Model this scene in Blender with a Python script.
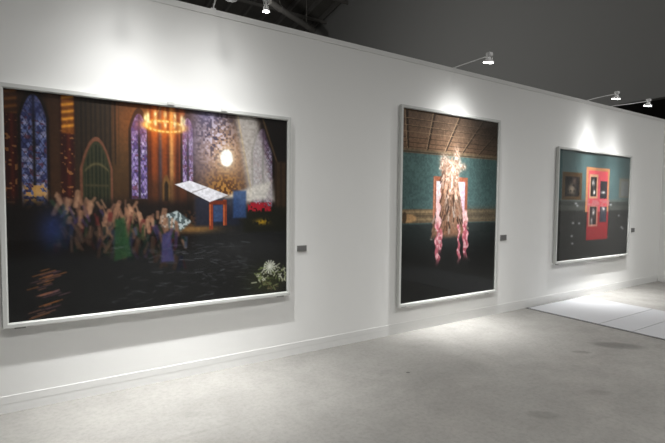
import bpy, bmesh, math, random
import numpy as np
from mathutils import Vector, Matrix

for o in list(bpy.data.objects):
    bpy.data.objects.remove(o, do_unlink=True)
S = bpy.context.scene
C = S.collection

# ------------------------------------------------------------------ camera
cam_d = bpy.data.cameras.new('camera')
cam = bpy.data.objects.new('camera', cam_d)
C.objects.link(cam)
cam_d.sensor_fit = 'HORIZONTAL'
cam_d.sensor_width = 36.0
cam_d.lens = 442.975 / 665 * 36.0
cam_d.clip_start = 0.05
YAW, PITCH, ROLL = 0.571, -0.047, 0.009
fwd = Vector((math.sin(YAW) * math.cos(PITCH), math.cos(YAW) * math.cos(PITCH), math.sin(PITCH)))
right0 = Vector((math.cos(YAW), -math.sin(YAW), 0))
up0 = right0.cross(fwd)
rgt = right0 * math.cos(ROLL) + up0 * math.sin(ROLL)
upv = -right0 * math.sin(ROLL) + up0 * math.cos(ROLL)
m = Matrix((rgt, upv, -fwd)).transposed().to_4x4()
m.translation = Vector((0, -4.014, 1.6))
cam.matrix_world = m
S.camera = cam

# ------------------------------------------------------------------ world, exposure
w = bpy.data.worlds.new('hall_air')
S.world = w
w.use_nodes = True
bg = w.node_tree.nodes['Background']
bg.inputs[0].default_value = (1.0, 0.99, 0.97, 1)
bg.inputs[1].default_value = 0.11
S.view_settings.view_transform = 'Standard'
S.view_settings.look = 'None'
S.view_settings.gamma = 1
S.view_settings.use_curve_mapping = False
S.view_settings.exposure = 0.0
SPOT_W = 21          # wall spotlights on the arms
HALL = 6.1
BAY_CONE = 128
BAY_W = 130           # unseen high-bay lamps added on the camera side
SPOT_ANGLE = 150
BEAM, BEAM_WIDE = (0.93, 0.68, 0.36, 0.15, 1.0), (0.97, 0.86, 0.58, 0.28, 1.75)

def ies_text(core):
    """photometric curve of the reflector lamps: a peaked core and a soft skirt; core lists candela at 5, 10, 16, 22 degrees and the skirt's share"""
    a0 = [0, 5, 10, 16, 22, 28, 33, 37, 43, 50, 57, 64, 90]
    c0 = [1.0] + list(core[:4]) + [core[4] * k for k in (0.062, 0.038, 0.026, 0.0125, 0.006, 0.0024, 0.0008, 0.0002)]
    ang = [i * 2.5 for i in range(37)]
    cd = 1000 * np.exp(np.interp(ang, a0, np.log(c0)))
    t = 'IESNA:LM-63-2002\n[TEST] none\nTILT=NONE\n1 1000 1 %d 1 1 2 0 0 0\n1 1 100\n' % len(ang)
    t += ' '.join('%.2f' % a for a in ang) + '\n0\n' + ' '.join('%.3f' % c for c in cd) + '\n'
    tx = bpy.data.texts.new('reflector_beam')
    tx.write(t)
    return tx
IES = {b: ies_text(b) for b in (BEAM, BEAM_WIDE)}

def beam_profile(ld, b):
    ld.use_nodes = True
    nt = ld.node_tree
    em = [n for n in nt.nodes if n.type == 'EMISSION'][0]
    ie = nt.nodes.new('ShaderNodeTexIES')
    ie.mode = 'INTERNAL'
    ie.ies = IES[b]
    nt.links.new(ie.outputs['Fac'], em.inputs['Strength'])

# ------------------------------------------------------------------ helpers
def lin(c):
    c = np.asarray(c, float)
    return np.where(c <= 0.04045, c / 12.92, ((c + 0.055) / 1.055) ** 2.4)

def hexc(r, g, b):
    return tuple(float(v) for v in lin(np.array([r, g, b]) / 255.0)) + (1,)

def mat(name, col, rough=0.6, metal=0.0, spec=0.5, noise=0.0, scale=8.0, bump=0.0):
    mt = bpy.data.materials.new(name)
    mt.use_nodes = True
    nt = mt.node_tree
    b = nt.nodes['Principled BSDF']
    b.inputs['Base Color'].default_value = col
    b.inputs['Roughness'].default_value = rough
    b.inputs['Metallic'].default_value = metal
    b.inputs['Specular IOR Level'].default_value = spec
    if noise or bump:
        tc = nt.nodes.new('ShaderNodeTexCoord')
        n = nt.nodes.new('ShaderNodeTexNoise')
        n.inputs['Scale'].default_value = scale
        n.inputs['Detail'].default_value = 5
        nt.links.new(tc.outputs['Object'], n.inputs['Vector'])
        if noise:
            mx = nt.nodes.new('ShaderNodeMix')
            mx.data_type = 'RGBA'
            mx.inputs['A'].default_value = tuple(c * (1 - noise) for c in col[:3]) + (1,)
            mx.inputs['B'].default_value = tuple(min(1, c * (1 + noise)) for c in col[:3]) + (1,)
            nt.links.new(n.outputs['Fac'], mx.inputs['Factor'])
            nt.links.new(mx.outputs['Result'], b.inputs['Base Color'])
        if bump:
            bp = nt.nodes.new('ShaderNodeBump')
            bp.inputs['Strength'].default_value = bump
            bp.inputs['Distance'].default_value = 0.01
            nt.links.new(n.outputs['Fac'], bp.inputs['Height'])
            nt.links.new(bp.outputs['Normal'], b.inputs['Normal'])
    return mt

def emis(name, col, strength):
    mt = bpy.data.materials.new(name)
    mt.use_nodes = True
    b = mt.node_tree.nodes['Principled BSDF']
    b.inputs['Base Color'].default_value = (0.8, 0.8, 0.8, 1)
    b.inputs['Emission Color'].default_value = col
    b.inputs['Emission Strength'].default_value = strength
    return mt

def obj(name, bm, material, parent=None, smooth=False, loc=None):
    me = bpy.data.meshes.new(name)
    bmesh.ops.recalc_face_normals(bm, faces=bm.faces[:])
    bm.to_mesh(me)
    bm.free()
    if smooth:
        me.polygons.foreach_set('use_smooth', [True] * len(me.polygons))
        me.set_sharp_from_angle(angle=math.radians(40))
    me.materials.append(material)
    o = bpy.data.objects.new(name, me)
    C.objects.link(o)
    if parent:
        o.parent = parent
    if loc:
        o.location = loc
    return o

def tag(o, label=None, cat=None, group=None, kind=None):
    if label: o['label'] = label
    if cat: o['category'] = cat
    if group: o['group'] = group
    if kind: o['kind'] = kind
    return o

def thing(name, label, cat, loc=(0, 0, 0), group=None):
    o = bpy.data.objects.new(name, None)
    o.empty_display_size = 0.1
    C.objects.link(o)
    o.location = loc
    return tag(o, label, cat, group)

def box(bm, x0, x1, y0, y1, z0, z1, bevel=0.0):
    vs = [bm.verts.new((x, y, z)) for x in (x0, x1) for y in (y0, y1) for z in (z0, z1)]
    fs = [(0, 1, 3, 2), (4, 6, 7, 5), (0, 4, 5, 1), (2, 3, 7, 6), (0, 2, 6, 4), (1, 5, 7, 3)]
    nf = [bm.faces.new([vs[i] for i in f]) for f in fs]
    if bevel:
        ed = list({e for f in nf for e in f.edges})
        bmesh.ops.bevel(bm, geom=ed, offset=bevel, segments=2, affect='EDGES', profile=0.7)
    return bm

def boxbm(*a, **k):
    return box(bmesh.new(), *a, **k)

def prism(bm, pts, axis, a, b):
    """polygon pts extruded along axis ('x': pts are (y,z); 'y': (x,z); 'z': (x,y)) from a to b"""
    def P(p, t):
        return {'x': (t, p[0], p[1]), 'y': (p[0], t, p[1]), 'z': (p[0], p[1], t)}[axis]
    A = [bm.verts.new(P(p, a)) for p in pts]
    B = [bm.verts.new(P(p, b)) for p in pts]
    n = len(pts)
    bm.faces.new(A)
    bm.faces.new(B[::-1])
    for i in range(n):
        bm.faces.new((A[i], A[(i + 1) % n], B[(i + 1) % n], B[i]))
    return bm

def lathe(bm, prof, n=28, M=None):
    """profile of (radius, z) turned about z"""
    rings = []
    for r, z in prof:
        if r < 1e-6:
            rings.append([bm.verts.new((0, 0, z))])
        else:
            rings.append([bm.verts.new((r * math.cos(2 * math.pi * k / n), r * math.sin(2 * math.pi * k / n), z)) for k in range(n)])
    for a, b in zip(rings[:-1], rings[1:]):
        for k in range(n):
            k2 = (k + 1) % n
            if len(a) == 1 and len(b) == 1:
                continue
            if len(a) == 1:
                bm.faces.new((a[0], b[k], b[k2]))
            elif len(b) == 1:
                bm.faces.new((a[k], a[k2], b[0]))
            else:
                bm.faces.new((a[k], a[k2], b[k2], b[k]))
    if M is not None:
        for ring in rings:
            for v in ring:
                v.co = M @ v.co
    return bm

def tube(bm, pts, r, n=10, caps=True):
    pts = [Vector(p) for p in pts]
    rings = []
    prev = None
    for i, p in enumerate(pts):
        d = (pts[min(i + 1, len(pts) - 1)] - pts[max(i - 1, 0)]).normalized()
        if prev is None:
            u = d.orthogonal().normalized()
        else:
            u = (prev - d * prev.dot(d)).normalized()
        prev = u
        v = d.cross(u)
        rr = r[i] if isinstance(r, (list, tuple)) else r
        rings.append([bm.verts.new(p + (u * math.cos(2 * math.pi * k / n) + v * math.sin(2 * math.pi * k / n)) * rr) for k in range(n)])
    for a, b in zip(rings[:-1], rings[1:]):
        for k in range(n):
            bm.faces.new((a[k], a[(k + 1) % n], b[(k + 1) % n], b[k]))
    if caps:
        bm.faces.new(rings[0][::-1])
        bm.faces.new(rings[-1])
    return bm

# ------------------------------------------------------------------ materials
M_wall = mat('white_wall_paint', hexc(233, 233, 231), 0.75, noise=0.012, scale=3, spec=0.25)
M_base = mat('white_gloss_trim', hexc(226, 226, 224), 0.5, spec=0.3)
M_gable = mat('grey_hall_paint', hexc(146, 146, 144), 0.9, spec=0.1, noise=0.02, scale=0.6)
M_roof = mat('dark_roof_deck', hexc(98, 96, 92), 0.9, spec=0.1, noise=0.3, scale=1.3)
M_beam = mat('dark_steel', hexc(112, 110, 106), 0.7, spec=0.2, noise=0.1, scale=2)
M_dark = mat('charcoal_paint', hexc(62, 61, 60), 0.9, spec=0.1)
M_frame = mat('silver_white_frame', hexc(198, 199, 196), 0.4, spec=0.4, noise=0.01)
M_back = mat('grey_backing_board', hexc(120, 120, 118), 0.8)
M_clip = mat('steel_clip', hexc(150, 150, 148), 0.3, metal=0.9)
M_chrome = mat('pale_enamelled_rod', hexc(230, 230, 230), 0.35, spec=0.6)
M_housing = mat('satin_white_enamel', hexc(228, 228, 228), 0.35, spec=0.6)
M_bulb = emis('glowing_lamp_face', (1, 0.99, 0.96, 1), 30)
M_bay = emis('high_bay_glow', (1, 0.98, 0.92, 1), 6)
M_shade = mat('grey_enamel_shade', hexc(52, 52, 51), 0.6, spec=0.3)
M_bay_dim = emis('faint_bay_glow', (1, 0.98, 0.92, 1), 0.05)
M_bay_dim.node_tree.nodes['Principled BSDF'].inputs['Base Color'].default_value = (0.3, 0.3, 0.3, 1)
M_label = mat('grey_label_card', hexc(128, 127, 125), 0.5)
M_label_face = mat('darker_label_print', hexc(108, 107, 106), 0.5)
M_tile = mat('white_floor_panel', hexc(172, 173, 176), 0.5, spec=0.4, noise=0.015, scale=2)
M_gap = mat('dark_joint', hexc(40, 39, 38), 0.9)

def floor_material():
    mt = mat('polished_concrete', hexc(168, 164, 157), 0.5, spec=0.35)
    nt = mt.node_tree
    b = nt.nodes['Principled BSDF']
    N, L = nt.nodes.new, nt.links.new
    tc = N('ShaderNodeTexCoord')
    def noise(scale, detail, rough=0.6, dist=0.0, stretch=None):
        n = N('ShaderNodeTexNoise')
        n.inputs['Scale'].default_value = scale
        n.inputs['Detail'].default_value = detail
        n.inputs['Roughness'].default_value = rough
        n.inputs['Distortion'].default_value = dist
        if stretch:
            mp = N('ShaderNodeMapping')
            mp.inputs['Scale'].default_value = stretch
            mp.inputs['Rotation'].default_value = (0, 0, 0.5)
            L(tc.outputs['Object'], mp.inputs['Vector'])
            L(mp.outputs['Vector'], n.inputs['Vector'])
        else:
            L(tc.outputs['Object'], n.inputs['Vector'])
        return n
    def rng(src, a, bb, c, d):
        r = N('ShaderNodeMapRange')
        r.interpolation_type = 'SMOOTHSTEP'
        for k, v in zip(('From Min', 'From Max', 'To Min', 'To Max'), (a, bb, c, d)):
            r.inputs[k].default_value = v
        L(src, r.inputs['Value'])
        return r.outputs['Result']
    def mul(a, bb):
        mm = N('ShaderNodeMath')
        mm.operation = 'MULTIPLY'
        L(a, mm.inputs[0])
        L(bb, mm.inputs[1])
        return mm.outputs[0]
    f = rng(noise(1.1, 6, 0.62, 0.8).outputs['Fac'], 0.3, 0.7, 0.88, 1.08)
    f = mul(f, rng(noise(5.5, 5, 0.7, 0.4).outputs['Fac'], 0.3, 0.62, 0.95, 1.02))
    f = mul(f, rng(noise(28, 4, 0.75).outputs['Fac'], 0.3, 0.6, 0.88, 1.05))
    f = mul(f, rng(noise(2.2, 6, 0.7, 0.5, (0.5, 2.6, 1)).outputs['Fac'], 0.28, 0.45, 0.89, 1.0))
    # worn dark stains on the concrete: centre, half axes, turn, depth
    for (sx, sy, ax, ay, rot, dep) in ((5.37, -1.62, 0.30, 0.13, -0.75, 0.62), (4.79, -1.52, 0.11, 0.05, -0.7, 0.70),
                                       (3.12, -2.13, 0.14, 0.07, -0.7, 0.80), (3.89, -2.15, 0.12, 0.06, -0.6, 0.86),
                                       (2.808, -0.974, 0.022, 0.018, -0.6, 0.25), (2.62, -0.86, 0.12, 0.05, 0.3, 0.9),
                                       (5.0, -1.75, 0.10, 0.05, -0.7, 0.9), (0.9, -0.75, 0.25, 0.05, -0.5, 0.93)):
        mp = N('ShaderNodeMapping')
        mp.vector_type = 'TEXTURE'
        mp.inputs['Location'].default_value = (sx, sy, 0)
        mp.inputs['Rotation'].default_value = (0, 0, rot)
        mp.inputs['Scale'].default_value = (ax, ay, 1)
        L(tc.outputs['Object'], mp.inputs['Vector'])
        ln = N('ShaderNodeVectorMath')
        ln.operation = 'LENGTH'
        L(mp.outputs['Vector'], ln.inputs[0])
        f = mul(f, rng(ln.outputs['Value'], 0.55, 1.15, dep, 1.0))
    mx = N('ShaderNodeVectorMath')
    mx.operation = 'SCALE'
    mx.inputs[0].default_value = hexc(138, 136, 132)[:3]
    L(f, mx.inputs['Scale'])
    L(mx.outputs['Vector'], b.inputs['Base Color'])
    L(rng(noise(3, 4).outputs['Fac'], 0.3, 0.7, 0.42, 0.6), b.inputs['Roughness'])
    return mt
M_floor = floor_material()

def glass_material():
    mt = bpy.data.materials.new('clear_picture_glazing')
    mt.use_nodes = True
    nt = mt.node_tree
    nt.nodes.clear()
    N, L = nt.nodes.new, nt.links.new
    out = N('ShaderNodeOutputMaterial')
    tr = N('ShaderNodeBsdfTransparent')
    tr.inputs[0].default_value = (0.98, 0.985, 0.98, 1)
    gl = N('ShaderNodeBsdfGlossy')
    gl.inputs['Roughness'].default_value = 0.02
    fr = N('ShaderNodeFresnel')
    fr.inputs['IOR'].default_value = 1.45
    mx = N('ShaderNodeMixShader')
    ge = N('ShaderNodeNewGeometry')                 # the back surface only lets light through
    fb = N('ShaderNodeMath')
    fb.operation = 'SUBTRACT'
    fb.inputs[0].default_value = 1.0
    L(ge.outputs['Backfacing'], fb.inputs[1])
    fm = N('ShaderNodeMath')
    fm.operation = 'MULTIPLY'
    L(fr.outputs[0], fm.inputs[0])
    L(fb.outputs[0], fm.inputs[1])
    L(fm.outputs[0], mx.inputs[0])
    L(tr.outputs[0], mx.inputs[1])
    L(gl.outputs[0], mx.inputs[2])
    L(mx.outputs[0], out.inputs[0])
    return mt
M_glass = glass_material()

# ------------------------------------------------------------------ the room
WALL_H = 3.305
WX0, WX1 = -3.2, 10.58
bm = boxbm(-14, 20, -16, 23, -0.2, 0.0)
tag(obj('floor', bm, M_floor), kind='structure')
tag(obj('wall_back', boxbm(WX0, WX1, 0, 0.14, 0, WALL_H), M_wall), kind='structure')
tag(obj('wall_right', boxbm(WX1, WX1 + 0.14, -2.2, 0.14, 0, WALL_H), M_wall), kind='structure')
# coping strip along the wall top: a thin board a little proud of the wall
tag(obj('trim_1', boxbm(WX0, WX1, -0.007, 0.147, WALL_H - 0.05, WALL_H + 0.004, bevel=0.003), M_base), kind='structure')
# two-step baseboard
bm = bmesh.new()
prism(bm, [(-0.0022, 0), (-0.0022, 0.0685), (-0.0032, 0.0695), (-0.0032, 0.1265), (-0.0027, 0.1272), (0.002, 0.1278), (0.002, 0)], 'x', WX0, WX1)
tag(obj('baseboard_back', bm, M_base), kind='structure')
bm = bmesh.new()
prism(bm, [(WX1 - 0.015, 0), (WX1 - 0.015, 0.070), (WX1 - 0.0085, 0.070), (WX1 - 0.0085, 0.127), (WX1 + 0.002, 0.127), (WX1 + 0.002, 0)], 'y', -2.2, -0.015)
tag(obj('baseboard_right', bm, M_base), kind='structure')

# hall behind and above the partition: gable, pitched roof, dark bay beyond
GX = 12.0
def roof_z(y):
    return 11.09 - 0.152 * (y - 13.747)
ys = [-12.0, -1.0, 23.0]
def rz(y):
    return roof_z(y) if y >= -1 else roof_z(-1) - 0.152 * (-1 - y)
bm = bmesh.new()
prism(bm, [(-12, 4.06), (23, 4.06), (23, rz(23)), (-1, rz(-1)), (-12, rz(-12))], 'x', GX, GX + 0.25)
tag(obj('wall_far', bm, M_gable), kind='structure')
bm = bmesh.new()
prism(bm, [(-12, rz(-12)), (-1, rz(-1)), (23, rz(23)), (23, rz(23) + 0.2), (-1, rz(-1) + 0.2), (-12, rz(-12) + 0.2)], 'x', -14, GX)
tag(obj('ceiling', bm, M_roof), kind='structure')
bm = boxbm(-14, GX, 23, 23.2, 0, rz(23))
tag(obj('wall_rear', bm, M_dark), kind='structure')
bm = boxbm(GX + 0.25, 20, -12, 23, 4.06, 4.26)
tag(obj('ceiling_bay', bm, M_dark), kind='structure')
bm = boxbm(19.8, 20, -12, 23, 0, 4.06)
tag(obj('wall_bay', bm, M_dark), kind='structure')
n = 0
for i in range(13):                                            # sloping rafters
    x = 0.9 + i * 0.9
    bm = bmesh.new()
    prism(bm, [(0, rz(0) - 0.22), (22.95, rz(22.95) - 0.22), (22.95, rz(22.95) + 0.02), (0, rz(0) + 0.02)], 'x', x - 0.05, x + 0.05)
    tag(obj('ceiling_beam', bm, M_beam), kind='structure')
for i in range(10):                                            # purlins across them
    y = 4.0 + i * 1.9
    bm = boxbm(0.2, GX, y - 0.04, y + 0.04, rz(y) - 0.34, rz(y) - 0.2)
    tag(obj('ceiling_beam', bm, M_beam), kind='structure')

# white raised panel strip crossing the concrete
strip = thing('floor_panel_strip', 'white raised panel strip crossing the concrete floor below the smallest picture', 'floor strip', (6.06, -0.02, 0))
tag(obj('base', boxbm(0.0, 7.672 - 6.06, -3.98, 0.009, -0.01, 0.003), M_gap, strip), label='dark joint under the white panels')
for (a, b) in ((-0.05, -1.065), (-1.073, -1.466), (-1.474, -2.45), (-2.458, -3.2), (-3.208, -4.0)):
    obj('panel', boxbm(0.008, 1.58, b + 0.02, a + 0.02, 0.002, 0.014, bevel=0.002), M_tile, strip)

# ------------------------------------------------------------------ picture surfaces: generic painted colour fields
class Paint:
    def __init__(s, W, H, nx, ny, seed):
        s.W, s.H, s.nx, s.ny = W, H, nx, ny
        u, v = np.meshgrid((np.arange(nx)) / (nx - 1), (np.arange(ny)) / (ny - 1))
        s.u, s.v = u, v
        s.img = np.zeros((ny, nx, 3))
        s.rng = np.random.default_rng(seed)
    def noise(s, fu, fv):
        g = s.rng.random((int(fv) + 3, int(fu) + 3))
        x, y = s.u * fu, s.v * fv
        i, j = x.astype(int), y.astype(int)
        a, b = x - i, y - j
        a, b = a * a * (3 - 2 * a), b * b * (3 - 2 * b)
        return (g[j, i] * (1 - a) + g[j, i + 1] * a) * (1 - b) + (g[j + 1, i] * (1 - a) + g[j + 1, i + 1] * a) * b
    def mix(s, k, col, op=1.0):
        k = np.clip(k * op, 0, 1)[..., None]
        s.img = s.img * (1 - k) + np.array(col) / 255.0 * k
    def add(s, k, col):
        s.img = s.img + np.clip(k, 0, None)[..., None] * np.array(col) / 255.0
    def edge(s, d, soft):
        t = np.clip(0.5 - d / max(soft, 1e-4), 0, 1)
        return t * t * (3 - 2 * t)
    def rect(s, u0, v0, u1, v1, soft=0.01):
        d = np.maximum(np.maximum((u0 - s.u), (s.u - u1)) * s.W, np.maximum((v0 - s.v), (s.v - v1)) * s.H)
        return s.edge(d, soft)
    def ell(s, cu, cv, ru, rv, soft=0.3):
        q = np.sqrt(((s.u - cu) / ru) ** 2 + ((s.v - cv) / rv) ** 2)
        return s.edge(q - 1, soft)
    def blob(s, cu, cv, ru, rv):
        return np.exp(-((s.u - cu) / ru) ** 2 - ((s.v - cv) / rv) ** 2)
    def poly(s, pts, soft=0.012):
        d = np.full(s.u.shape, -1e9)
        for (a, b), (c, e) in zip(pts, pts[1:] + pts[:1]):
            ax, ay, bx, by = a * s.W, b * s.H, c * s.W, e * s.H
            nx, ny = (by - ay), -(bx - ax)
            l = math.hypot(nx, ny)
            d = np.maximum(d, ((s.u * s.W - ax) * nx + (s.v * s.H - ay) * ny) / l)
        return s.edge(d, soft)
    def line(s, a, b, wd, soft=0.008):
        ax, ay, bx, by = a[0] * s.W, a[1] * s.H, b[0] * s.W, b[1] * s.H
        px, py = s.u * s.W - ax, s.v * s.H - ay
        t = np.clip((px * (bx - ax) + py * (by - ay)) / ((bx - ax) ** 2 + (by - ay) ** 2), 0, 1)
        return s.edge(np.hypot(px - t * (bx - ax), py - t * (by - ay)) - wd, soft)
    def lancet(s, u0, v0, u1, v1, soft=0.012):
        """tall opening with a pointed head"""
        c = (u0 + u1) / 2
        hw = (u1 - u0) / 2 * s.W
        head = hw * 2.2
        x = np.abs(s.u - c) * s.W
        y = (s.v - v0) * s.H
        wloc = np.where(y < head, hw * np.sqrt(np.clip(y / head, 0, 1)), hw)
        d = np.maximum(x - wloc, np.maximum(-y, (s.v - v1) * s.H))
        return s.edge(d, soft)
    def mesh(s, name, material, parent, x0, z1, y):
        nx, ny = s.nx, s.ny
        co = np.stack([x0 + s.u * s.W, np.full(s.u.shape, y), z1 - s.v * s.H], -1).reshape(-1, 3)
        idx = np.arange(nx * ny).reshape(ny, nx)
        a, b, c, d = idx[:-1, :-1], idx[1:, :-1], idx[1:, 1:], idx[:-1, 1:]
        faces = np.stack([a, b, c, d], -1).reshape(-1, 4)
        me = bpy.data.meshes.new(name)
        me.vertices.add(len(co))
        me.vertices.foreach_set('co', co.ravel())
        me.loops.add(faces.size)
        me.loops.foreach_set('vertex_index', faces.ravel().astype(np.int32))
        me.polygons.add(len(faces))
        me.polygons.foreach_set('loop_start', (np.arange(len(faces)) * 4).astype(np.int32))
        me.update(calc_edges=True)
        ca = me.color_attributes.new('pigment', 'FLOAT_COLOR', 'POINT')
        px = np.ones((nx * ny, 4))
        px[:, :3] = lin(np.clip(s.img, 0, 1)).reshape(-1, 3) * s.gain
        px = np.clip(px, 0.002, 1)
        ca.data.foreach_set('color', px.ravel().astype(np.float32))
        me.materials.append(material)
        o = bpy.data.objects.new(name, me)
        C.objects.link(o)
        o.parent = parent
        return o

def print_material():
    mt = mat('photographic_ink', (0.5, 0.5, 0.5, 1), 0.45, spec=0.3)
    nt = mt.node_tree
    a = nt.nodes.new('ShaderNodeVertexColor')
    a.layer_name = 'pigment'
    nt.links.new(a.outputs['Color'], nt.nodes['Principled BSDF'].inputs['Base Color'])
    return mt
M_print = print_material()

def paint_hall(p):
    """dusky interior with tall coloured windows, warm lamp glow and a pale slanting light"""
    u, v = p.u, p.v
    r = p.rng
    p.img[:] = np.array([30, 18, 12]) / 255
    n1, n2, n3 = p.noise(14, 9), p.noise(60, 40), p.noise(140, 100)
    p.mix(p.rect(-1, -1, 0.60, 0.50, 0.2), (44, 27, 16), 0.9)
    p.mix(p.blob(0.36, 0.14, 0.09, 0.24), (98, 56, 26), 0.85)
    p.mix(p.blob(0.33, 0.33, 0.06, 0.20), (60, 44, 24), 0.6)
    p.mix(p.rect(0.115, -0.1, 0.15, 0.5, 0.03), (66, 40, 24), 0.6)
    # dim ribbed panel with a pointed head
    p.mix(p.rect(0.20, -0.1, 0.31, 0.48, 0.04), (38, 28, 18), 0.85)
    p.mix((np.sin(u * 420) > 0.1) * p.rect(0.20, 0.0, 0.33, 0.30, 0.03), (20, 14, 10), 0.6)
    p.mix(p.lancet(0.207, 0.175, 0.310, 0.50), (108, 66, 48), 0.8)
    p.mix(p.lancet(0.216, 0.195, 0.302, 0.50), (44, 44, 28))
    p.mix(p.lancet(0.222, 0.21, 0.296, 0.50) * (np.sin(u * 520) > 0), (20, 24, 15), 0.85)
    p.mix(np.exp(-((v - 0.30 - 1.2 * (u - 0.26) ** 2 * 20) / 0.007) ** 2) * p.lancet(0.222, 0.21, 0.296, 0.50), (86, 76, 50), 0.8)
    p.mix(np.exp(-((v - 0.40) / 0.006) ** 2) * p.lancet(0.222, 0.21, 0.296, 0.50), (66, 60, 40), 0.8)
    # plain dark red shafts at the left
    for a, b, top in ((-0.004, 0.034, 0.10), (0.152, 0.192, 0.17)):
        p.mix(p.rect(a, -0.1, b, 0.52, 0.02), (44, 14, 11))
        p.mix(np.exp(-((u - (a * 0.4 + b * 0.6)) / 0.006) ** 2) * (v < 0.5), (92, 34, 24), 0.6)
        p.mix((n3 > 0.78) * p.rect(a, 0.1, b, 0.5, 0.02), (150, 104, 60), 0.7)
        k = p.rect(a + 0.004, -0.1, b, top, 0.02)
        p.mix(k, (120, 66, 20) if a > 0 else (60, 34, 16), 0.9)
        for q in range(5):
            p.mix(k * np.exp(-((v - 0.014 - q * 0.032 + 0.3 * (u - a)) / 0.007) ** 2), (226, 150, 52) if a > 0 else (110, 66, 28), 0.9)
    # tall windows, two lights each
    def window(u0, v0, u1, v1, base, dark, lead=2, op=1.0):
        k = p.lancet(u0, v0, u1, v1)
        p.mix(p.lancet(u0 - 0.010, v0 - 0.03, u1 + 0.010, v1), (24, 14, 12), 0.9)
        p.mix(k, base, op)
        p.mix(k * (p.noise(110, 70) > 0.5), dark, 0.8)
        p.mix(k * (p.noise(90, 80) > 0.68), (178, 172, 200), 0.6)
        p.mix(k * (p.noise(90, 80) > 0.76), (96, 44, 56), 0.7)
        w2 = (u1 - u0) / lead
        fr = np.abs(((u - u0) / w2 * 2 + v * 26) % 1 - 0.5)
        fl = np.abs(((u - u0) / w2 * 2 - v * 26) % 1 - 0.5)
        p.mix(k * ((fr < 0.07) | (fl < 0.07)), (26, 24, 36), 0.7)
        for i in range(1, lead):
            p.mix(k * np.exp(-((u - (u0 + w2 * i)) / 0.0045) ** 2), (22, 16, 18), 0.95)
        p.mix(k * p.edge((v - v0 - 0.10) * p.H, 0.1), dark, 0.55)
    window(0.044, 0.012, 0.112, 0.50, (100, 110, 158), (42, 46, 88))
    p.mix(p.rect(0.048, 0.40, 0.112, 0.51, 0.05) * (n3 > 0.5), (214, 160, 84), 0.85)
    window(0.372, 0.05, 0.424, 0.46, (128, 108, 158), (64, 48, 100))
    # warm hanging folds in the middle
    k = p.rect(0.43, -0.1, 0.565, 0.52, 0.03)
    p.mix(k, (122, 56, 24), 0.9)
    p.mix(k * (0.5 + 0.5 * np.sin(u * 190 + 0.6)) ** 2, (54, 22, 14), 0.9)
    p.mix(k * np.exp(-((u - 0.512) / 0.008) ** 2), (196, 150, 90), 0.7)
    p.mix(k * np.exp(-((u - 0.472) / 0.006) ** 2), (60, 66, 84), 0.6)
    p.mix(k * p.edge((0.36 - v) * p.H, 0.15), (48, 30, 20), 0.65)
    p.mix(p.lancet(0.478, 0.34, 0.506, 0.47), (104, 76, 40), 0.8)
    p.mix(p.lancet(0.485, 0.37, 0.499, 0.47), (30, 22, 16), 0.9)
    window(0.554, 0.045, 0.592, 0.40, (164, 138, 184), (104, 70, 124), 2)
    # lamp ring glow
    p.add(p.blob(0.49, 0.08, 0.10, 0.10), (104, 50, 8))
    ring = np.abs(np.sqrt(((u - 0.49) / 0.066) ** 2 + ((v - 0.098) / 0.026) ** 2) - 1)
    p.mix(np.exp(-(ring / 0.30) ** 2), (232, 160, 66), 0.95)
    p.mix(np.exp(-(ring / 0.12) ** 2) * (np.sin(u * 420) > -0.2), (255, 214, 130), 0.9)
    for i in range(12):
        a = i * 2 * math.pi / 12
        p.mix(p.blob(0.49 + 0.070 * math.cos(a), 0.064 + 0.024 * math.sin(a), 0.0055, 0.018), (255, 232, 168))
    for q in (-0.045, 0.0, 0.045):
        p.mix(p.line((0.49 + q * 0.3, -0.01), (0.49 + q, 0.085), 0.003), (214, 150, 70), 0.8)
    # violet haze and round pale glow
    p.mix(p.blob(0.655, 0.12, 0.08, 0.22), (124, 120, 166), 0.95)
    p.mix(p.rect(0.60, 0.04, 0.92, 0.54, 0.12) * (0.4 + 0.6 * n1), (118, 100, 98), 0.75)
    p.mix(p.blob(0.73, 0.24, 0.085, 0.17), (206, 160, 122), 0.85)
    p.mix(p.blob(0.72, 0.41, 0.07, 0.09), (88, 52, 26), 0.9)
    p.mix(p.blob(0.72, 0.41, 0.07, 0.09) * (n3 > 0.55), (176, 128, 66), 0.9)
    p.mix((n3 > 0.66) * p.blob(0.69, 0.13, 0.06, 0.12), (190, 184, 206), 0.8)
    p.mix((n3 < 0.3) * p.blob(0.69, 0.13, 0.08, 0.14), (56, 52, 78), 0.8)
    window(0.845, 0.06, 0.93, 0.50, (150, 136, 158), (104, 76, 104), 2)
    p.mix(p.poly([(0.76, -0.05), (0.85, -0.05), (0.95, 0.47), (0.83, 0.47)], 0.09), (206, 200, 196), 0.78)
    p.mix(p.line((0.775, 0.0), (0.835, 0.42), 0.006, 0.02), (200, 174, 130), 0.6)
    p.mix(p.poly([(0.66, 0.475), (0.86, 0.375), (0.93, 0.35), (0.90, 0.45), (0.74, 0.495)], 0.05), (220, 214, 206), 0.8)
    p.mix(p.blob(0.728, 0.236, 0.032, 0.055), (232, 214, 186), 0.9)
    p.mix(p.ell(0.728, 0.236, 0.026, 0.046, 0.3), (250, 248, 242))
    # dark corner top right
    p.mix(p.poly([(0.86, -0.1), (1.1, -0.1), (1.1, 0.32), (0.95, 0.27), (0.90, 0.10)], 0.04), (24, 19, 17), 0.97)
    p.mix(p.line((0.885, 0.0), (0.955, 0.25), 0.008, 0.02), (120, 92, 60), 0.7)
    p.mix(p.rect(0.945, 0.24, 1.1, 0.54, 0.03), (66, 48, 32), 0.9)
    p.mix(p.rect(0.945, 0.24, 1.1, 0.54, 0.03) * (np.sin(u * 260) > 0.3), (42, 30, 22), 0.7)
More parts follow.
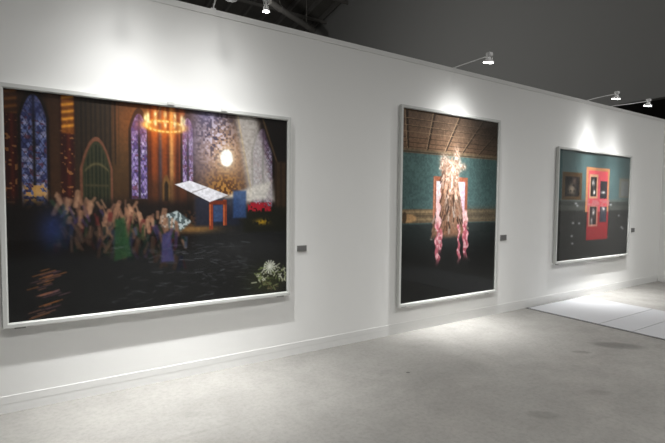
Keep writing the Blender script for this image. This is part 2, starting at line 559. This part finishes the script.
    # floor, wet and dark
    fl = p.edge((0.575 - 0.03 * u + 0.012 * np.sin(u * 40) - v) * p.H, 0.12)
    p.mix(fl, (26, 26, 27))
    p.mix(p.rect(-0.1, 0.47, 0.60, 0.72, 0.12), (19, 14, 13), 0.9)
    p.mix(p.blob(0.82, 0.72, 0.22, 0.10), (46, 46, 47), 0.9)
    p.mix(p.rect(0.80, 0.50, 1.1, 0.64, 0.05), (26, 26, 17), 0.9)
    p.mix(p.rect(0.82, 0.475, 0.925, 0.525, 0.02) * (n3 > 0.35), (168, 26, 42), 0.95)
    p.mix(p.blob(0.885, 0.585, 0.03, 0.016) * (n3 > 0.4), (188, 146, 34), 0.9)
    p.mix(p.blob(0.60, 0.615, 0.09, 0.022), (150, 108, 58), 0.8)
    p.mix(p.rect(0.56, 0.52, 0.65, 0.60, 0.03) * (n3 > 0.4), (70, 44, 28), 0.8)
    p.mix(p.poly([(0.47, 0.545), (0.53, 0.52), (0.585, 0.575), (0.545, 0.625), (0.47, 0.60)], 0.02), (96, 112, 116), 0.8)
    p.mix(p.poly([(0.47, 0.545), (0.53, 0.52), (0.585, 0.575), (0.545, 0.625), (0.47, 0.60)], 0.02) * (n3 > 0.55), (176, 186, 188), 0.8)
    # pale tilted board on reddish supports
    p.mix(p.rect(0.60, 0.45, 0.78, 0.60, 0.05), (30, 34, 50), 0.85)
    p.mix(p.rect(0.672, 0.49, 0.712, 0.58, 0.02), (60, 84, 130), 0.7)
    for x in (0.655, 0.712):
        p.mix(p.rect(x, 0.46, x + 0.016, 0.62 if x < 0.7 else 0.60, 0.006), (128, 54, 30))
        p.mix(p.rect(x + 0.002, 0.46, x + 0.006, 0.60, 0.004), (198, 110, 66), 0.8)
    p.mix(p.rect(0.655, 0.465, 0.728, 0.487, 0.006), (104, 42, 24))
    p.mix(p.poly([(0.524, 0.395), (0.658, 0.486), (0.735, 0.448), (0.735, 0.436), (0.58, 0.366)], 0.006), (120, 116, 116))
    p.mix(p.poly([(0.524, 0.386), (0.580, 0.364), (0.735, 0.436), (0.658, 0.474)], 0.006), (214, 212, 220))
    p.mix(p.line((0.588, 0.425), (0.648, 0.398), 0.003), (116, 104, 100), 0.8)
    p.mix(p.rect(0.755, 0.41, 0.812, 0.56, 0.03), (48, 74, 122), 0.85)  # second blue figure reflected in the glazing, put into the print colour
    # loose daubs of muted colour through the left half
    cols = [(164, 124, 98), (146, 106, 82), (122, 86, 68), (70, 84, 112), (96, 34, 32), (48, 70, 40), (34, 40, 74), (120, 84, 66), (70, 52, 90), (28, 52, 46)]
    for i in range(240):
        t = r.random()
        q = r.random()
        cu = 0.13 + 0.42 * t + r.normal(0, 0.008)
        cv = 0.44 + 0.12 * t + q * 0.24
        pick = int(r.integers(3)) if q < 0.22 else int(r.integers(len(cols)))
        c = np.array(cols[pick]) * (1.0 if q < 0.35 else 0.8 if q < 0.6 else 0.5)
        ang = r.normal(0.0, 0.5)
        ln = 0.008 + 0.028 * r.random()
        p.mix(p.line((cu - ln * math.sin(ang) * 0.6, cv - ln), (cu + ln * math.sin(ang) * 0.6, cv + ln), 0.006 + 0.012 * r.random(), 0.02), c, 0.72)
    p.mix(p.blob(0.125, 0.60, 0.042, 0.085), (34, 48, 96), 0.85)  # blue patch for a person's reflection in the glass, painted into the print
    p.mix(p.poly([(0.315, 0.56), (0.345, 0.55), (0.37, 0.74), (0.31, 0.76)], 0.03), (36, 70, 40), 0.8)
    p.mix(p.poly([(0.475, 0.64), (0.505, 0.62), (0.52, 0.78), (0.47, 0.78)], 0.03), (64, 62, 112), 0.75)
    # glints on the wet floor
    for i in range(150):
        cu, cv = 0.30 + 0.55 * r.random(), 0.68 + 0.30 * r.random()
        ln = 0.004 + 0.016 * r.random()
        p.mix(p.line((cu - ln, cv + 0.006 * r.normal()), (cu + ln, cv), 0.003, 0.01), (98, 100, 108), 0.25 + 0.45 * r.random())
    for i in range(34):
        cv = 0.775 + 0.22 * r.random()
        cu = 0.105 + r.normal(0, 0.018)
        ln = 0.008 + 0.026 * r.random()
        p.mix(p.line((cu - ln, cv + ln * 0.35), (cu + ln, cv - ln * 0.35), 0.004, 0.012), [(150, 100, 86), (160, 98, 50), (108, 74, 84)][i % 3], 0.75)
    # pale blossoms low right
    p.mix(p.blob(0.91, 0.93, 0.09, 0.08), (54, 58, 32), 0.9)
    for i in range(110):
        a, q = r.random() * 6.28, math.sqrt(r.random())
        cu, cv = 0.925 + 0.072 * q * math.cos(a), 0.90 + 0.085 * q * math.sin(a)
        c = [(232, 232, 216), (206, 206, 180), (134, 146, 92), (88, 98, 58)][int(r.integers(4))] if cv < 0.93 else [(140, 132, 96), (96, 84, 58), (120, 130, 84)][i % 3]
        p.mix(p.line((cu, cv), (cu + r.normal(0, 0.010), cv + r.normal(0, 0.012)), 0.006, 0.012), c, 0.85)
    for i in range(14):
        a = i * 0.45
        p.mix(p.line((0.92, 0.845), (0.92 + 0.026 * math.cos(a), 0.845 + 0.036 * math.sin(a)), 0.006, 0.01), (240, 240, 228), 0.85)
    p.img *= (0.91 + 0.18 * n3)[..., None]

def paint_column(p):
    """brown panelled ceiling over a teal wall, a tall pale shape before a white opening, dark floor"""
    u, v = p.u, p.v
    r = p.rng
    n1, n2 = p.noise(10, 14), p.noise(80, 110)
    p.img[:] = np.array([70, 92, 91]) / 255
    p.mix(p.blob(0.1, 0.32, 0.4, 0.12), (84, 110, 108), 0.7)
    p.mix(p.edge((0.40 - v) * p.H, 0.5), (80, 104, 104), 0.7)
    ce = p.edge((v - 0.205) * p.H, 0.015)
    p.mix(ce, (124, 96, 76))
    p.mix(ce * p.edge((v - 0.10) * p.H, 0.4), (104, 84, 70), 0.8)
    # coffers: ribs running away to a point, and cross ribs closing up with distance
    vy = 0.62
    q = (u - 0.10) * (vy - 0.205) / np.clip(vy - v, 0.1, 1) * 1.0
    dep = 1.0 / np.clip(vy - v, 0.1, 1)
    for fr, wdk, col, op in ((0.055, 0, (58, 44, 35), 0.95), (0.02, 0.05, (176, 146, 118), 0.75)):
        g = ((q * 5.6 + 0.25 + wdk) % 1)
        p.mix(ce * (np.minimum(g, 1 - g) < fr), col, op)
        g = ((dep * 8.6 + wdk * 0.7) % 1)
        p.mix(ce * (np.minimum(g, 1 - g) < fr * 1.3), col, op)
    p.mix(ce * p.blob(1.0, 0.03, 0.42, 0.22), (52, 46, 42), 0.85)
    p.mix(p.rect(-0.1, 0.198, 1.1, 0.222, 0.008), (112, 94, 74), 0.9)
    p.mix(p.rect(-0.1, 0.212, 1.1, 0.218, 0.006), (64, 54, 44), 0.8)
    # dado band
    p.mix(p.rect(-0.1, 0.512, 1.1, 0.585, 0.012), (116, 98, 76))
    p.mix(p.rect(-0.1, 0.520, 1.1, 0.532, 0.008), (158, 134, 102), 0.8)
    p.mix(p.rect(-0.1, 0.545, 1.1, 0.550, 0.006), (70, 58, 46), 0.8)
    p.mix(p.rect(-0.1, 0.562, 1.1, 0.572, 0.008), (150, 128, 98), 0.7)
    p.mix(p.ell(0.07, 0.56, 0.07, 0.022, 0.5), (206, 160, 112), 0.85)
    p.mix(p.ell(0.03, 0.555, 0.02, 0.03, 0.5), (60, 46, 36), 0.8)
    p.mix(p.rect(0.66, 0.5, 1.1, 0.585, 0.1), (88, 82, 72), 0.55)
    # dark floor
    p.mix(p.edge((0.59 - v) * p.H, 0.03), (46, 52, 52))
    p.mix(p.edge((0.70 - v) * p.H, 0.5), (20, 21, 21))
    # opening with a reddish surround
    p.mix(p.rect(0.30, 0.335, 0.66, 0.60, 0.008), (146, 86, 64))
    p.mix(p.rect(0.305, 0.340, 0.315, 0.60, 0.006), (190, 132, 104), 0.8)
    p.mix(p.rect(0.33, 0.36, 0.63, 0.60, 0.008), (216, 206, 212))
    p.mix(p.rect(0.585, 0.36, 0.632, 0.60, 0.02), (196, 160, 182), 0.7)
    # tall upright shape of pale and brown strands
    k = p.edge((np.abs(u - 0.47) - 0.085 - 0.09 * np.clip((v - 0.36) / 0.26, 0, 1)) * p.W, 0.03) * p.edge((0.25 - v) * p.H, 0.08) * p.edge((v - 0.665) * p.H, 0.10)
    p.mix(k, (128, 92, 72), 0.95)
    tones = [(206, 176, 158), (158, 116, 92), (96, 64, 48), (178, 142, 120), (74, 50, 40), (222, 204, 194)]
    for i in range(210):
        t = r.random()
        v0 = 0.23 + 0.38 * t
        hw = 0.075 + 0.09 * max(0.0, (v0 - 0.36) / 0.26)
        u0 = 0.47 + hw * (2 * r.random() - 1)
        ln = 0.02 + 0.04 * r.random()
        c = np.array(tones[int(r.integers(6))]) * (1.0 if v0 < 0.42 else 0.72)
        p.mix(p.line((u0, v0), (u0 + 0.25 * (u0 - 0.47) + r.normal(0, 0.012), v0 + ln), 0.006 + 0.010 * r.random(), 0.014), c, 0.75)
    for cu, cv, ru, rv in ((0.40, 0.245, 0.035, 0.028), (0.45, 0.275, 0.030, 0.040), (0.385, 0.285, 0.022, 0.030), (0.535, 0.225, 0.028, 0.045), (0.565, 0.275, 0.030, 0.030), (0.615, 0.275, 0.026, 0.016), (0.44, 0.34, 0.022, 0.045), (0.535, 0.33, 0.024, 0.05), (0.49, 0.30, 0.02, 0.04)):
        k = p.blob(cu, cv, ru, rv)
        p.mix(k, (168, 140, 122), 0.8)
        p.mix(k * (p.noise(90, 110) > 0.5), (208, 190, 178), 0.85)
        p.mix(k * (p.noise(70, 90) > 0.68), (120, 84, 68), 0.8)
    # rosy streaks mirrored in the floor
    for cu, v0, v1, wd in ((0.352, 0.40, 0.80, 0.022), (0.645, 0.52, 0.78, 0.024), (0.575, 0.60, 0.80, 0.012), (0.385, 0.62, 0.74, 0.018)):
        cc = cu + 0.006 * np.sin(v * 90) + 0.02 * (n1 - 0.5)
        ww = wd * (0.55 + 0.9 * p.noise(6, 40))
        kk = p.edge((np.abs(u - cc) - ww) * p.W, 0.02) * p.edge((v0 - v) * p.H, 0.05) * p.edge((v - v1) * p.H, 0.16)
        p.mix(kk * p.edge((0.585 - v) * p.H, 0.1), (190, 96, 112), 0.9)
        p.mix(kk * p.edge((v - 0.585) * p.H, 0.1), (226, 182, 184), 0.9)
        p.mix(kk * (p.noise(60, 70) > 0.62), (232, 190, 194), 0.7)
    for i in range(7):
        p.mix(p.blob(0.28 + r.random() * 0.1, 0.62 + 0.08 * r.random(), 0.012, 0.004), (190, 186, 180), 0.7)
    p.img *= (0.88 + 0.24 * n2)[..., None]

def paint_gallery(p):
    """grey-green wall with a red opening and dark squares over a dark floor"""
    u, v = p.u, p.v
    n2 = p.noise(70, 60)
    p.img[:] = np.array([82, 104, 106]) / 255
    p.mix(p.blob(0.3, 0.0, 0.5, 0.12), (60, 80, 80), 0.5)
    p.mix(p.edge((0.435 - v) * p.H, 0.03), (98, 102, 98), 0.8)
    p.mix(p.edge((0.46 - v) * p.H, 0.02), (66, 68, 66), 0.9)
    p.mix(p.edge((0.50 - v) * p.H, 0.02), (88, 90, 86), 0.8)
    p.mix(p.edge((0.545 - v) * p.H, 0.05), (50, 50, 49))
    p.mix(p.edge((0.9 - v) * p.H, 0.7), (40, 40, 40), 0.8)
    # framed dark square
    p.mix(p.rect(0.05, 0.195, 0.30, 0.445, 0.015), (88, 66, 42))
    p.mix(p.rect(0.085, 0.235, 0.27, 0.415, 0.015), (24, 22, 22))
    p.mix(p.blob(0.17, 0.35, 0.05, 0.05) * (n2 > 0.4), (190, 170, 150), 0.8)
    p.mix(p.blob(0.20, 0.27, 0.03, 0.03), (150, 120, 110), 0.6)
    # red opening and its mirror image
    p.mix(p.rect(0.355, 0.135, 0.685, 0.56, 0.012), (190, 132, 92))
    p.mix(p.rect(0.385, 0.165, 0.66, 0.56, 0.012), (206, 82, 92))
    p.mix(p.rect(0.38, 0.56, 0.685, 0.83, 0.03), (150, 42, 48))
    for a, b, c, d, col in ((0.40, 0.20, 0.52, 0.43, (196, 150, 120)), (0.42, 0.225, 0.50, 0.41, (40, 36, 36)),
                            (0.555, 0.26, 0.655, 0.43, (50, 48, 54)), (0.40, 0.50, 0.53, 0.70, (176, 120, 104)), (0.42, 0.51, 0.51, 0.68, (52, 44, 46)),
                            (0.56, 0.51, 0.66, 0.66, (58, 60, 70))):
        p.mix(p.rect(a, b, c, d, 0.015), col)
    for cu, cv, w_, h_ in ((0.455, 0.28, 0.018, 0.035), (0.47, 0.37, 0.014, 0.025), (0.60, 0.37, 0.03, 0.012), (0.47, 0.56, 0.016, 0.03), (0.45, 0.645, 0.014, 0.03), (0.61, 0.53, 0.022, 0.02)):
        p.mix(p.blob(cu, cv, w_, h_) * (0.5 + n2), (222, 216, 212), 0.9)
    p.mix(p.rect(0.37, 0.445, 0.70, 0.50, 0.03) * (n2 > 0.3), (188, 120, 122), 0.8)
    # pale square at the right
    p.mix(p.rect(0.84, 0.22, 1.02, 0.42, 0.02), (140, 118, 100), 0.6)
    p.mix(p.rect(0.87, 0.25, 0.99, 0.40, 0.02), (122, 128, 132), 0.7)
    r = p.rng
    for cu, cv in ((0.20, 0.66), (0.28, 0.665), (0.19, 0.78), (0.20, 0.85), (0.25, 0.50), (0.72, 0.49), (0.85, 0.60), (0.90, 0.72), (0.92, 0.735), (0.23, 0.48)):
        p.mix(p.blob(cu, cv, 0.015, 0.01), (190, 192, 196), 0.85)
    p.img *= (0.95 + 0.1 * n2)[..., None]

# ------------------------------------------------------------------ the framed pictures
FW, FD = 0.036, 0.056          # face width and depth of the frame
def framed(label, X0, X1, Z0, Z1, painter, nx, ny, seed, clips_low, clips_top, gain):
    cx = (X0 + X1) / 2
    root = thing('framed_picture', label, 'picture', (cx, 0, Z0 - FW), 'white-framed pictures on the gallery wall')
    ox, oz = cx, Z0 - FW
    a0, a1, b0, b1 = X0 - ox, X1 - ox, Z0 - oz, Z1 - oz
    bm = bmesh.new()
    # mitred moulding: section (out from the opening, y)
    sec = [(0.0, -0.020), (0.0, -0.050), (0.004, -FD + 0.004), (0.008, -FD), (FW - 0.002, -FD), (FW, -FD + 0.002), (FW, -0.012), (FW - 0.012, -0.012), (FW - 0.012, 0.0), (0.004, 0.0)]
    rings = []
    for sx, sz, x, z in ((-1, -1, a0, b0), (1, -1, a1, b0), (1, 1, a1, b1), (-1, 1, a0, b1)):
        rings.append([bm.verts.new((x + sx * o_, y, z + sz * o_)) for o_, y in sec])
    for i in range(4):
        A, B = rings[i], rings[(i + 1) % 4]
        for k in range(len(sec)):
            k2 = (k + 1) % len(sec)
            bm.faces.new((A[k], B[k], B[k2], A[k2]))
    obj('frame', bm, M_frame, root)
    obj('backing_board', boxbm(a0 - 0.004, a1 + 0.004, -0.032, -0.006, b0 - 0.004, b1 + 0.004), M_back, root)
    p = Paint(X1 - X0, Z1 - Z0, nx, ny, seed)
    p.gain = gain
    painter(p)
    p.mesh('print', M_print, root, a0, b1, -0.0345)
    obj('glass_pane', boxbm(a0 + 0.001, a1 - 0.001, -0.046, -0.042, b0 + 0.001, b1 - 0.001), M_glass, root)
    for x in clips_low:
        bm = boxbm(x - ox - 0.035, x - ox + 0.035, -0.030, 0.0, -0.016, 0.0, bevel=0.003)
        obj('bracket', bm, M_clip, root)
    for x in clips_top:
        zt = b1 + FW
        bm = boxbm(x - ox - 0.028, x - ox + 0.028, -FD - 0.003, 0.0, zt, zt + 0.006, bevel=0.002)
        box(bm, x - ox - 0.028, x - ox + 0.028, -FD - 0.006, -FD, zt - 0.018, zt + 0.006)
        obj('bracket', bm, M_frame, root)
    return root

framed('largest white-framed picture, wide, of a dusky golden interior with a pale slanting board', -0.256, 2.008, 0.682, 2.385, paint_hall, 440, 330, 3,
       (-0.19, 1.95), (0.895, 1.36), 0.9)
framed('tall upright white-framed picture with a brown panelled ceiling over teal', 3.523, 5.267, 0.371, 2.696, paint_column, 230, 310, 5,
       (3.60, 4.56, 5.13), (), 0.9)
framed('smaller white-framed picture showing a red doorway on a grey-green wall', 6.783, 9.116, 0.662, 2.445, paint_gallery, 230, 190, 8,
       (6.85, 8.95), (), 0.9)

# ------------------------------------------------------------------ wall labels
for x0, x1, z0, z1, lab in ((2.147, 2.256, 1.075, 1.135, 'small grey caption card beside the widest picture'),
                            (5.425, 5.56, 1.055, 1.132, 'small grey caption card beside the tall upright picture'),
                            (9.336, 9.463, 1.050, 1.131, 'small grey caption card beside the red doorway picture')):
    t = thing('wall_label', lab, 'label', ((x0 + x1) / 2, 0, z0), 'caption cards beside the pictures')
    hw, h = (x1 - x0) / 2, z1 - z0
    obj('card', boxbm(-hw, hw, -0.010, 0, 0, h, bevel=0.0015), M_label, t)
    obj('caption_panel', boxbm(-hw + 0.006, hw - 0.006, -0.0112, -0.009, 0.008, h - 0.008), M_label_face, t, )

# ------------------------------------------------------------------ arm spotlights on the wall top
def spotlight(X, reach, zh, label, high=0.0, aim=0.0, out=0.0, power=1.0, beam=BEAM):
    t = thing('arm_spotlight', label, 'spotlight', (X, 0, WALL_H + 0.004), 'spotlights on arms along the wall top')
    bm = boxbm(-0.022, 0.022, -0.008, 0.06, 0.0, 0.012, bevel=0.003)
    obj('clamp', bm, M_housing, t)
    dz = zh - WALL_H
    if high:
        pts = [(0, -0.005, 0.01), (0, -0.005, 0.05), (0, -0.008, high * 0.8), (0, -0.03, high), (0.0, -0.06, high + 0.05)]
        pts += [(0, -0.06 - (reach - 0.06) * k / 6, high + 0.05 + (dz - high - 0.05) * math.sin(k / 6 * math.pi / 2)) for k in range(1, 7)]
    else:
        pts = [(0, -0.005, 0.01)] + [(0, -0.005 - (reach - 0.005) * k / 8, 0.012 + (dz - 0.012) * math.sin(k / 8 * math.pi / 2)) for k in range(1, 9)]
    obj('arm', tube(bmesh.new(), pts, 0.0065, 10), M_chrome, t, smooth=True)
    # head: yoke block, heat-sink neck and shallow round reflector, tipped a little to the wall
    piv = Vector((0, -reach, dz))
    tilt = Matrix.Translation(piv) @ Matrix.Rotation(math.radians(9), 4, 'X')
    bm = boxbm(-0.032, 0.032, -0.028, 0.028, -0.004, 0.034, bevel=0.006)
    bm.transform(Matrix.Translation(piv))
    obj('transformer', bm, M_housing, t)
    for s in (-1, 1):
        bm = bmesh.new()
        tube(bm, [piv + Vector((s * 0.03, 0, 0.01)), piv + Vector((s * 0.052, 0, -0.012)), piv + Vector((s * 0.06, 0, -0.06))], 0.005, 8)
        obj('yoke_arm', bm, M_chrome, t, smooth=True)
    prof = [(0.0, -0.012), (0.018, -0.014), (0.022, -0.032), (0.034, -0.045), (0.058, -0.058), (0.064, -0.074), (0.064, -0.082), (0.060, -0.082), (0.058, -0.074)]
    h = obj('reflector', lathe(bmesh.new(), prof, 32, tilt), M_housing, t, smooth=True)
    bm = lathe(bmesh.new(), [(0.0, -0.080), (0.04, -0.0795), (0.059, -0.076)], 32, tilt)
    obj('lamp_face', bm, M_bulb, t, smooth=True)
    ld = bpy.data.lights.new('spot_beam', 'SPOT')
    ld.energy = SPOT_W * power
    ld.color = (1.0, 1.0, 0.99)
    ld.spot_size = math.radians(SPOT_ANGLE)
    ld.spot_blend = 0.3
    beam_profile(ld, beam)
    ld.shadow_soft_size = 0.03
    lo = bpy.data.objects.new('spot_beam', ld)
    C.objects.link(lo)
    lo.parent = t
    lp = tilt @ Vector((0, 0, -0.10))
    lo.location = lp
    d = Vector((0, -out, aim - t.location.z)) - lp
    lo.rotation_euler = d.to_track_quat('-Z', 'Y').to_euler()
    return t

spotlight(0.54, 0.60, 3.55, 'arm spotlight above the widest picture, nearest the camera', high=0.04, power=0.48, beam=BEAM_WIDE, out=0.34)
spotlight(1.285, 0.60, 3.55, 'arm spotlight above the right half of the widest picture, bent upwards from the wall top', high=0.04, power=0.38, beam=BEAM_WIDE, out=0.34)
spotlight(4.42, 0.53, 3.325, 'glowing arm spotlight above the tall upright picture', power=0.92)
spotlight(7.64, 0.45, 3.335, 'glowing arm spotlight above the left half of the red doorway picture', power=0.55, beam=BEAM, out=0.1)
spotlight(8.446, 0.57, 3.30, 'glowing arm spotlight furthest along the wall, near the end wall', power=0.60, beam=BEAM, out=0.1)

# ------------------------------------------------------------------ hall fittings under the roof
def high_bay(x, y, z, r, label, watts, kind='SPOT', face=None):
    t = thing('high_bay_lamp', label, 'ceiling lamp', (x, y, z), 'hall lamps hanging from the dark roof')
    obj('reflector', lathe(bmesh.new(), [(0.05, 0.34), (0.09, 0.30), (r * 0.6, 0.16), (r, 0.0), (r * 0.985, -0.004), (r * 0.56, 0.15), (0.07, 0.28)], 32), M_shade, t, smooth=True)
    obj('ballast', lathe(bmesh.new(), [(0, 0.62), (0.07, 0.60), (0.08, 0.40), (0.06, 0.33), (0, 0.33)], 20), M_beam, t, smooth=True)
    obj('lamp_face', lathe(bmesh.new(), [(0, 0.03), (r * 0.5, 0.035), (r * 0.8, 0.06), (r * 0.7, 0.10)], 28), face or M_bay, t, smooth=True)
    obj('cord', tube(bmesh.new(), [(0, 0, 0.6), (0, 0, rz(y) - z - 0.2)], 0.012, 8), M_beam, t)
    ld = bpy.data.lights.new('bay_light', kind)
    ld.energy = watts
    if kind == 'SPOT':
        ld.spot_size = math.radians(BAY_CONE)
        ld.spot_blend = 1.0
    ld.color = (1.0, 0.99, 0.965)
    ld.shadow_soft_size = r * 1.6
    lo = bpy.data.objects.new('bay_light', ld)
    C.objects.link(lo)
    lo.parent = t
    lo.location = (0, 0, -0.06 - r * 0.8)
high_bay(4.336, 8, 7.10, 0.17, 'hall lamp hanging under the dark roof, cut by the top edge of the photo', 15, 'POINT', M_bay_dim)
high_bay(4.483, 6, 6.12, 0.085, 'small bright hall lamp hanging beside the slanting grey duct', 520, 'POINT')
for k, (x, y) in enumerate(((0.6, -4.6), (4.6, -5), (9.0, -4.0))):  # unseen lamps added on the camera side for the general fill light
    high_bay(x, y, 7.5, 0.25, ['unseen hall lamp added behind the camera', 'unseen hall lamp added over the middle of the hall', 'unseen hall lamp added over the end of the hall'][k], BAY_W * HALL)

# slanting round duct
a, b = Vector((5.92, 9, 7.80)), Vector((9.28, 12.0, 8.55))
duct = thing('air_duct', 'slanting grey round duct beneath the dark roof', 'duct', a)
d = b - a
obj('pipe', tube(bmesh.new(), [(0, 0, 0)] + [d * (k / 6) for k in range(1, 7)], 0.10, 20), M_beam, duct, smooth=True)
for k in (0.2, 0.8):
    q = d * k
    obj('hanger', tube(bmesh.new(), [q + Vector((0, 0, 0.09)), Vector((q.x, q.y, rz(a.y + q.y) - 0.2 - a.z))], 0.01, 6), M_beam, duct)
    c = [q + d.normalized() * s for s in (-0.025, 0.025)]
    obj('collar', tube(bmesh.new(), c, 0.107, 20), M_beam, duct)
